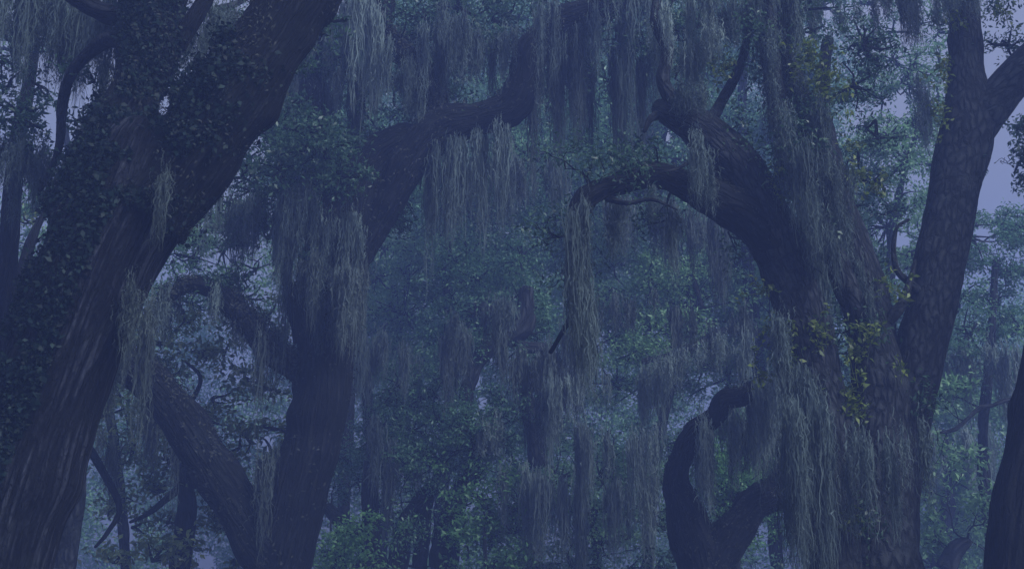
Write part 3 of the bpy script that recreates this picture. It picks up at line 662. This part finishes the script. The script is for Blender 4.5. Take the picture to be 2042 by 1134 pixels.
far_tree('live_oak', 'soft light green crown against the sky left of the smooth forked stem',
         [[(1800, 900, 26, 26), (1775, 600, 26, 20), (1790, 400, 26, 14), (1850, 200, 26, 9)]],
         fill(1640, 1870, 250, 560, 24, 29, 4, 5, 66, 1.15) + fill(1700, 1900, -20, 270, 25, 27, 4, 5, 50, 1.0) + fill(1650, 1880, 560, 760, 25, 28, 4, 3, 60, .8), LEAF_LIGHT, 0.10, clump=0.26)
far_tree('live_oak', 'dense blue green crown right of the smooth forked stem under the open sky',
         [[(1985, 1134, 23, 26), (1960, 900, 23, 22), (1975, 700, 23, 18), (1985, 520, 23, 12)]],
         fill(1905, 2080, 440, 700, 22, 25, 3, 4, 62, 1.6) + fill(1930, 2080, 400, 470, 24, 26, 3, 1, 44, 1.0), LEAF_OAK_LIT, 0.085, clump=0.2)
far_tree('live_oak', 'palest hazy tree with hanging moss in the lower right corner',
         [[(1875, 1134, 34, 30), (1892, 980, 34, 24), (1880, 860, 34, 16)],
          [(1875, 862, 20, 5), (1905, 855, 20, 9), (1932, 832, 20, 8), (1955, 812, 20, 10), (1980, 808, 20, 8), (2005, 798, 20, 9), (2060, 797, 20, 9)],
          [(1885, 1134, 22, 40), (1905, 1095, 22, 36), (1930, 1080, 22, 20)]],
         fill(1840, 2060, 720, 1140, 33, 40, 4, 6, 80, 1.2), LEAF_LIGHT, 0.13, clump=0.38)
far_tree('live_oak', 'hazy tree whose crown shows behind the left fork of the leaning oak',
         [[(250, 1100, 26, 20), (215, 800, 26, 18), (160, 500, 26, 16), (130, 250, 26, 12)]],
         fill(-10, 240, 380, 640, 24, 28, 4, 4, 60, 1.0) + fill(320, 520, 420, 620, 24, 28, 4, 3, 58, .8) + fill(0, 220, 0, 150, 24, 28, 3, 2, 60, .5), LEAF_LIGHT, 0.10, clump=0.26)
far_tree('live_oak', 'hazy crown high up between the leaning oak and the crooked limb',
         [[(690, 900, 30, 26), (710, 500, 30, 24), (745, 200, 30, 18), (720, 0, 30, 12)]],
         fill(560, 860, 60, 420, 27, 33, 5, 5, 74, 1.0) + fill(860, 1240, -20, 240, 28, 34, 5, 4, 70, 1.0), LEAF_OAK_LIT, 0.11, clump=0.3)
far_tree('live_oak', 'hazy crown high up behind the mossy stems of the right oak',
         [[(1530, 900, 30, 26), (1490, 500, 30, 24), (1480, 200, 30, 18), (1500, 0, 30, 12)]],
         fill(1300, 1640, 0, 420, 27, 32, 5, 5, 74, 1.0) + fill(1560, 1720, 420, 640, 28, 31, 3, 3, 60, 1.0), LEAF_OAK_LIT, 0.11, clump=0.3)
far_tree('live_oak', 'low pale teal tree filling the bottom edge right of centre', [[(1180, 1250, 27, 22), (1190, 1100, 27, 18), (1170, 980, 27, 10)]],  # split from the middle oak, leaf colour paler to lighten the bottom edge
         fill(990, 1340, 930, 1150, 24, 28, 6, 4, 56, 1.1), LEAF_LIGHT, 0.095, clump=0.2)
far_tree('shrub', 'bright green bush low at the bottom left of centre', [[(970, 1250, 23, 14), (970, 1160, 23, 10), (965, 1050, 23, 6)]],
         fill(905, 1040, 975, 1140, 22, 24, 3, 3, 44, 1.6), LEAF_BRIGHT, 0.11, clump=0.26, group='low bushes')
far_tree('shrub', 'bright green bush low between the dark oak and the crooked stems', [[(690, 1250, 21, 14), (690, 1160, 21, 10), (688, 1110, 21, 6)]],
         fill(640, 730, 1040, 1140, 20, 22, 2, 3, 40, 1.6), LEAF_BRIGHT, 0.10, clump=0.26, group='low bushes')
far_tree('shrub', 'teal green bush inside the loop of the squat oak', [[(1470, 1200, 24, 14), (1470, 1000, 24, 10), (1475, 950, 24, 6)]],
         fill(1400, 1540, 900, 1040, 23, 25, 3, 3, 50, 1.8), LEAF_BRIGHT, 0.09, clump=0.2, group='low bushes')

# the wood far behind reads as one mass
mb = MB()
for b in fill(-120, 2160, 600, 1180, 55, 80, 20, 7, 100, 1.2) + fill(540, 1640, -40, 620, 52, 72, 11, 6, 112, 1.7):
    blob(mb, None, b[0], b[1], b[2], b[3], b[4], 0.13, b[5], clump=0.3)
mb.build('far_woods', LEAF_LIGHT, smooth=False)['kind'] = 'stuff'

# ------------------------------------------------------------------ Spanish moss
MG = 'Spanish moss curtains hanging from the oaks'
def moss(mt, label, rows, l0, l1, per):
    """rows of (px, py, depth) along the branch it hangs from; shortest and longest length in px, bunches per 100 px"""
    m = MPP(rows[0][1], rows[0][2]); d = DM(rows[0][2]); mb = MB()
    moss_on(mb, [np.append(P(*r), 0.02) for r in rows], l0 * m, l1 * m, per / (100 * m), width=0.002 + 0.0009 * d, k=100,
            spread=0.018 + 0.0021 * d, thick=0.05 + 0.012 * d)
    tag(mb.build('moss_curtain', mt, smooth=False, base=P(*rows[0])), label, 'moss', MG)
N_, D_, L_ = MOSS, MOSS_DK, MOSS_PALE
moss(N_, 'wide brownish moss curtain filling the top left corner', [(-20, -30, 10.5), (120, -20, 10.3), (250, 10, 10.0)], 60, 230, 15)
moss(N_, 'shorter moss row under the bare branch in the top left corner', [(-20, 40, 11), (100, 60, 11), (200, 90, 10.6)], 40, 150, 9)
moss(N_, 'moss hanging below the leafy bough at the left edge', [(-20, 290, 10.8), (60, 300, 10.8), (110, 330, 10.6)], 50, 190, 12)
moss(N_, 'short moss tufts high between the two limbs of the leaning oak', [(365, 70, 9.6), (420, 40, 10), (470, 20, 10.3)], 30, 110, 12)
moss(D_, 'thin moss hanging over the middle of the leaning oak bark', [(325, 330, 8.7), (360, 350, 8.8), (375, 380, 9.0)], 60, 230, 6)
moss(D_, 'long moss streamers along the bark edge low on the leaning oak', [(230, 560, 8.7), (260, 600, 8.7), (300, 580, 8.9)], 60, 240, 6)
moss(N_, 'moss falling from the cut end of the dark oak lower limb', [(205, 705, 13.7), (250, 715, 13.8), (300, 740, 14)], 60, 260, 9)
moss(D_, 'longest moss rope beside the leaning trunk above the lower limb', [(235, 600, 11), (262, 610, 11), (285, 640, 11)], 120, 330, 11)
moss(N_, 'moss veil under the small arching branch of the dark oak', [(300, 590, 14), (380, 575, 14.2), (450, 600, 14.4), (510, 650, 14.7)], 40, 160, 7)
moss(N_, 'moss curtain hanging from the top edge right of the leaning oak', [(580, 90, 15.5), (640, 60, 15.8), (700, 10, 15.6), (750, -20, 15)], 100, 330, 13)
moss(D_, 'darker moss just above the big leafy bough of the dark oak', [(570, 180, 16), (660, 170, 16), (740, 140, 15.6)], 60, 220, 9)
moss(N_, 'moss under the left end of the leafy bough of the dark oak', [(430, 400, 14.8), (500, 400, 14.8), (570, 430, 14.6), (610, 420, 14.5)], 50, 230, 14)
moss(N_, 'pale moss beard draped over the upper trunk of the dark oak', [(560, 440, 13.6), (610, 380, 13.4), (660, 450, 13.4), (690, 410, 13.4), (725, 470, 13.6)], 70, 270, 13)
moss(D_, 'lower shaggy moss on the trunk of the dark oak', [(590, 560, 13.6), (640, 500, 13.5), (690, 570, 13.5), (735, 510, 13.6)], 40, 180, 10)
moss(D_, 'tall thin moss rope in front of the fork of the dark oak', [(500, 640, 14.3), (530, 690, 14.3), (560, 690, 14.3)], 120, 420, 8)
moss(N_, 'single thin moss string on the middle of the dark oak trunk', [(640, 600, 14.0), (660, 600, 14.0)], 60, 160, 12)
moss(D_, 'moss strings trailing over the crotch of the dark oak', [(520, 900, 14.0), (545, 890, 14.0)], 120, 260, 11)
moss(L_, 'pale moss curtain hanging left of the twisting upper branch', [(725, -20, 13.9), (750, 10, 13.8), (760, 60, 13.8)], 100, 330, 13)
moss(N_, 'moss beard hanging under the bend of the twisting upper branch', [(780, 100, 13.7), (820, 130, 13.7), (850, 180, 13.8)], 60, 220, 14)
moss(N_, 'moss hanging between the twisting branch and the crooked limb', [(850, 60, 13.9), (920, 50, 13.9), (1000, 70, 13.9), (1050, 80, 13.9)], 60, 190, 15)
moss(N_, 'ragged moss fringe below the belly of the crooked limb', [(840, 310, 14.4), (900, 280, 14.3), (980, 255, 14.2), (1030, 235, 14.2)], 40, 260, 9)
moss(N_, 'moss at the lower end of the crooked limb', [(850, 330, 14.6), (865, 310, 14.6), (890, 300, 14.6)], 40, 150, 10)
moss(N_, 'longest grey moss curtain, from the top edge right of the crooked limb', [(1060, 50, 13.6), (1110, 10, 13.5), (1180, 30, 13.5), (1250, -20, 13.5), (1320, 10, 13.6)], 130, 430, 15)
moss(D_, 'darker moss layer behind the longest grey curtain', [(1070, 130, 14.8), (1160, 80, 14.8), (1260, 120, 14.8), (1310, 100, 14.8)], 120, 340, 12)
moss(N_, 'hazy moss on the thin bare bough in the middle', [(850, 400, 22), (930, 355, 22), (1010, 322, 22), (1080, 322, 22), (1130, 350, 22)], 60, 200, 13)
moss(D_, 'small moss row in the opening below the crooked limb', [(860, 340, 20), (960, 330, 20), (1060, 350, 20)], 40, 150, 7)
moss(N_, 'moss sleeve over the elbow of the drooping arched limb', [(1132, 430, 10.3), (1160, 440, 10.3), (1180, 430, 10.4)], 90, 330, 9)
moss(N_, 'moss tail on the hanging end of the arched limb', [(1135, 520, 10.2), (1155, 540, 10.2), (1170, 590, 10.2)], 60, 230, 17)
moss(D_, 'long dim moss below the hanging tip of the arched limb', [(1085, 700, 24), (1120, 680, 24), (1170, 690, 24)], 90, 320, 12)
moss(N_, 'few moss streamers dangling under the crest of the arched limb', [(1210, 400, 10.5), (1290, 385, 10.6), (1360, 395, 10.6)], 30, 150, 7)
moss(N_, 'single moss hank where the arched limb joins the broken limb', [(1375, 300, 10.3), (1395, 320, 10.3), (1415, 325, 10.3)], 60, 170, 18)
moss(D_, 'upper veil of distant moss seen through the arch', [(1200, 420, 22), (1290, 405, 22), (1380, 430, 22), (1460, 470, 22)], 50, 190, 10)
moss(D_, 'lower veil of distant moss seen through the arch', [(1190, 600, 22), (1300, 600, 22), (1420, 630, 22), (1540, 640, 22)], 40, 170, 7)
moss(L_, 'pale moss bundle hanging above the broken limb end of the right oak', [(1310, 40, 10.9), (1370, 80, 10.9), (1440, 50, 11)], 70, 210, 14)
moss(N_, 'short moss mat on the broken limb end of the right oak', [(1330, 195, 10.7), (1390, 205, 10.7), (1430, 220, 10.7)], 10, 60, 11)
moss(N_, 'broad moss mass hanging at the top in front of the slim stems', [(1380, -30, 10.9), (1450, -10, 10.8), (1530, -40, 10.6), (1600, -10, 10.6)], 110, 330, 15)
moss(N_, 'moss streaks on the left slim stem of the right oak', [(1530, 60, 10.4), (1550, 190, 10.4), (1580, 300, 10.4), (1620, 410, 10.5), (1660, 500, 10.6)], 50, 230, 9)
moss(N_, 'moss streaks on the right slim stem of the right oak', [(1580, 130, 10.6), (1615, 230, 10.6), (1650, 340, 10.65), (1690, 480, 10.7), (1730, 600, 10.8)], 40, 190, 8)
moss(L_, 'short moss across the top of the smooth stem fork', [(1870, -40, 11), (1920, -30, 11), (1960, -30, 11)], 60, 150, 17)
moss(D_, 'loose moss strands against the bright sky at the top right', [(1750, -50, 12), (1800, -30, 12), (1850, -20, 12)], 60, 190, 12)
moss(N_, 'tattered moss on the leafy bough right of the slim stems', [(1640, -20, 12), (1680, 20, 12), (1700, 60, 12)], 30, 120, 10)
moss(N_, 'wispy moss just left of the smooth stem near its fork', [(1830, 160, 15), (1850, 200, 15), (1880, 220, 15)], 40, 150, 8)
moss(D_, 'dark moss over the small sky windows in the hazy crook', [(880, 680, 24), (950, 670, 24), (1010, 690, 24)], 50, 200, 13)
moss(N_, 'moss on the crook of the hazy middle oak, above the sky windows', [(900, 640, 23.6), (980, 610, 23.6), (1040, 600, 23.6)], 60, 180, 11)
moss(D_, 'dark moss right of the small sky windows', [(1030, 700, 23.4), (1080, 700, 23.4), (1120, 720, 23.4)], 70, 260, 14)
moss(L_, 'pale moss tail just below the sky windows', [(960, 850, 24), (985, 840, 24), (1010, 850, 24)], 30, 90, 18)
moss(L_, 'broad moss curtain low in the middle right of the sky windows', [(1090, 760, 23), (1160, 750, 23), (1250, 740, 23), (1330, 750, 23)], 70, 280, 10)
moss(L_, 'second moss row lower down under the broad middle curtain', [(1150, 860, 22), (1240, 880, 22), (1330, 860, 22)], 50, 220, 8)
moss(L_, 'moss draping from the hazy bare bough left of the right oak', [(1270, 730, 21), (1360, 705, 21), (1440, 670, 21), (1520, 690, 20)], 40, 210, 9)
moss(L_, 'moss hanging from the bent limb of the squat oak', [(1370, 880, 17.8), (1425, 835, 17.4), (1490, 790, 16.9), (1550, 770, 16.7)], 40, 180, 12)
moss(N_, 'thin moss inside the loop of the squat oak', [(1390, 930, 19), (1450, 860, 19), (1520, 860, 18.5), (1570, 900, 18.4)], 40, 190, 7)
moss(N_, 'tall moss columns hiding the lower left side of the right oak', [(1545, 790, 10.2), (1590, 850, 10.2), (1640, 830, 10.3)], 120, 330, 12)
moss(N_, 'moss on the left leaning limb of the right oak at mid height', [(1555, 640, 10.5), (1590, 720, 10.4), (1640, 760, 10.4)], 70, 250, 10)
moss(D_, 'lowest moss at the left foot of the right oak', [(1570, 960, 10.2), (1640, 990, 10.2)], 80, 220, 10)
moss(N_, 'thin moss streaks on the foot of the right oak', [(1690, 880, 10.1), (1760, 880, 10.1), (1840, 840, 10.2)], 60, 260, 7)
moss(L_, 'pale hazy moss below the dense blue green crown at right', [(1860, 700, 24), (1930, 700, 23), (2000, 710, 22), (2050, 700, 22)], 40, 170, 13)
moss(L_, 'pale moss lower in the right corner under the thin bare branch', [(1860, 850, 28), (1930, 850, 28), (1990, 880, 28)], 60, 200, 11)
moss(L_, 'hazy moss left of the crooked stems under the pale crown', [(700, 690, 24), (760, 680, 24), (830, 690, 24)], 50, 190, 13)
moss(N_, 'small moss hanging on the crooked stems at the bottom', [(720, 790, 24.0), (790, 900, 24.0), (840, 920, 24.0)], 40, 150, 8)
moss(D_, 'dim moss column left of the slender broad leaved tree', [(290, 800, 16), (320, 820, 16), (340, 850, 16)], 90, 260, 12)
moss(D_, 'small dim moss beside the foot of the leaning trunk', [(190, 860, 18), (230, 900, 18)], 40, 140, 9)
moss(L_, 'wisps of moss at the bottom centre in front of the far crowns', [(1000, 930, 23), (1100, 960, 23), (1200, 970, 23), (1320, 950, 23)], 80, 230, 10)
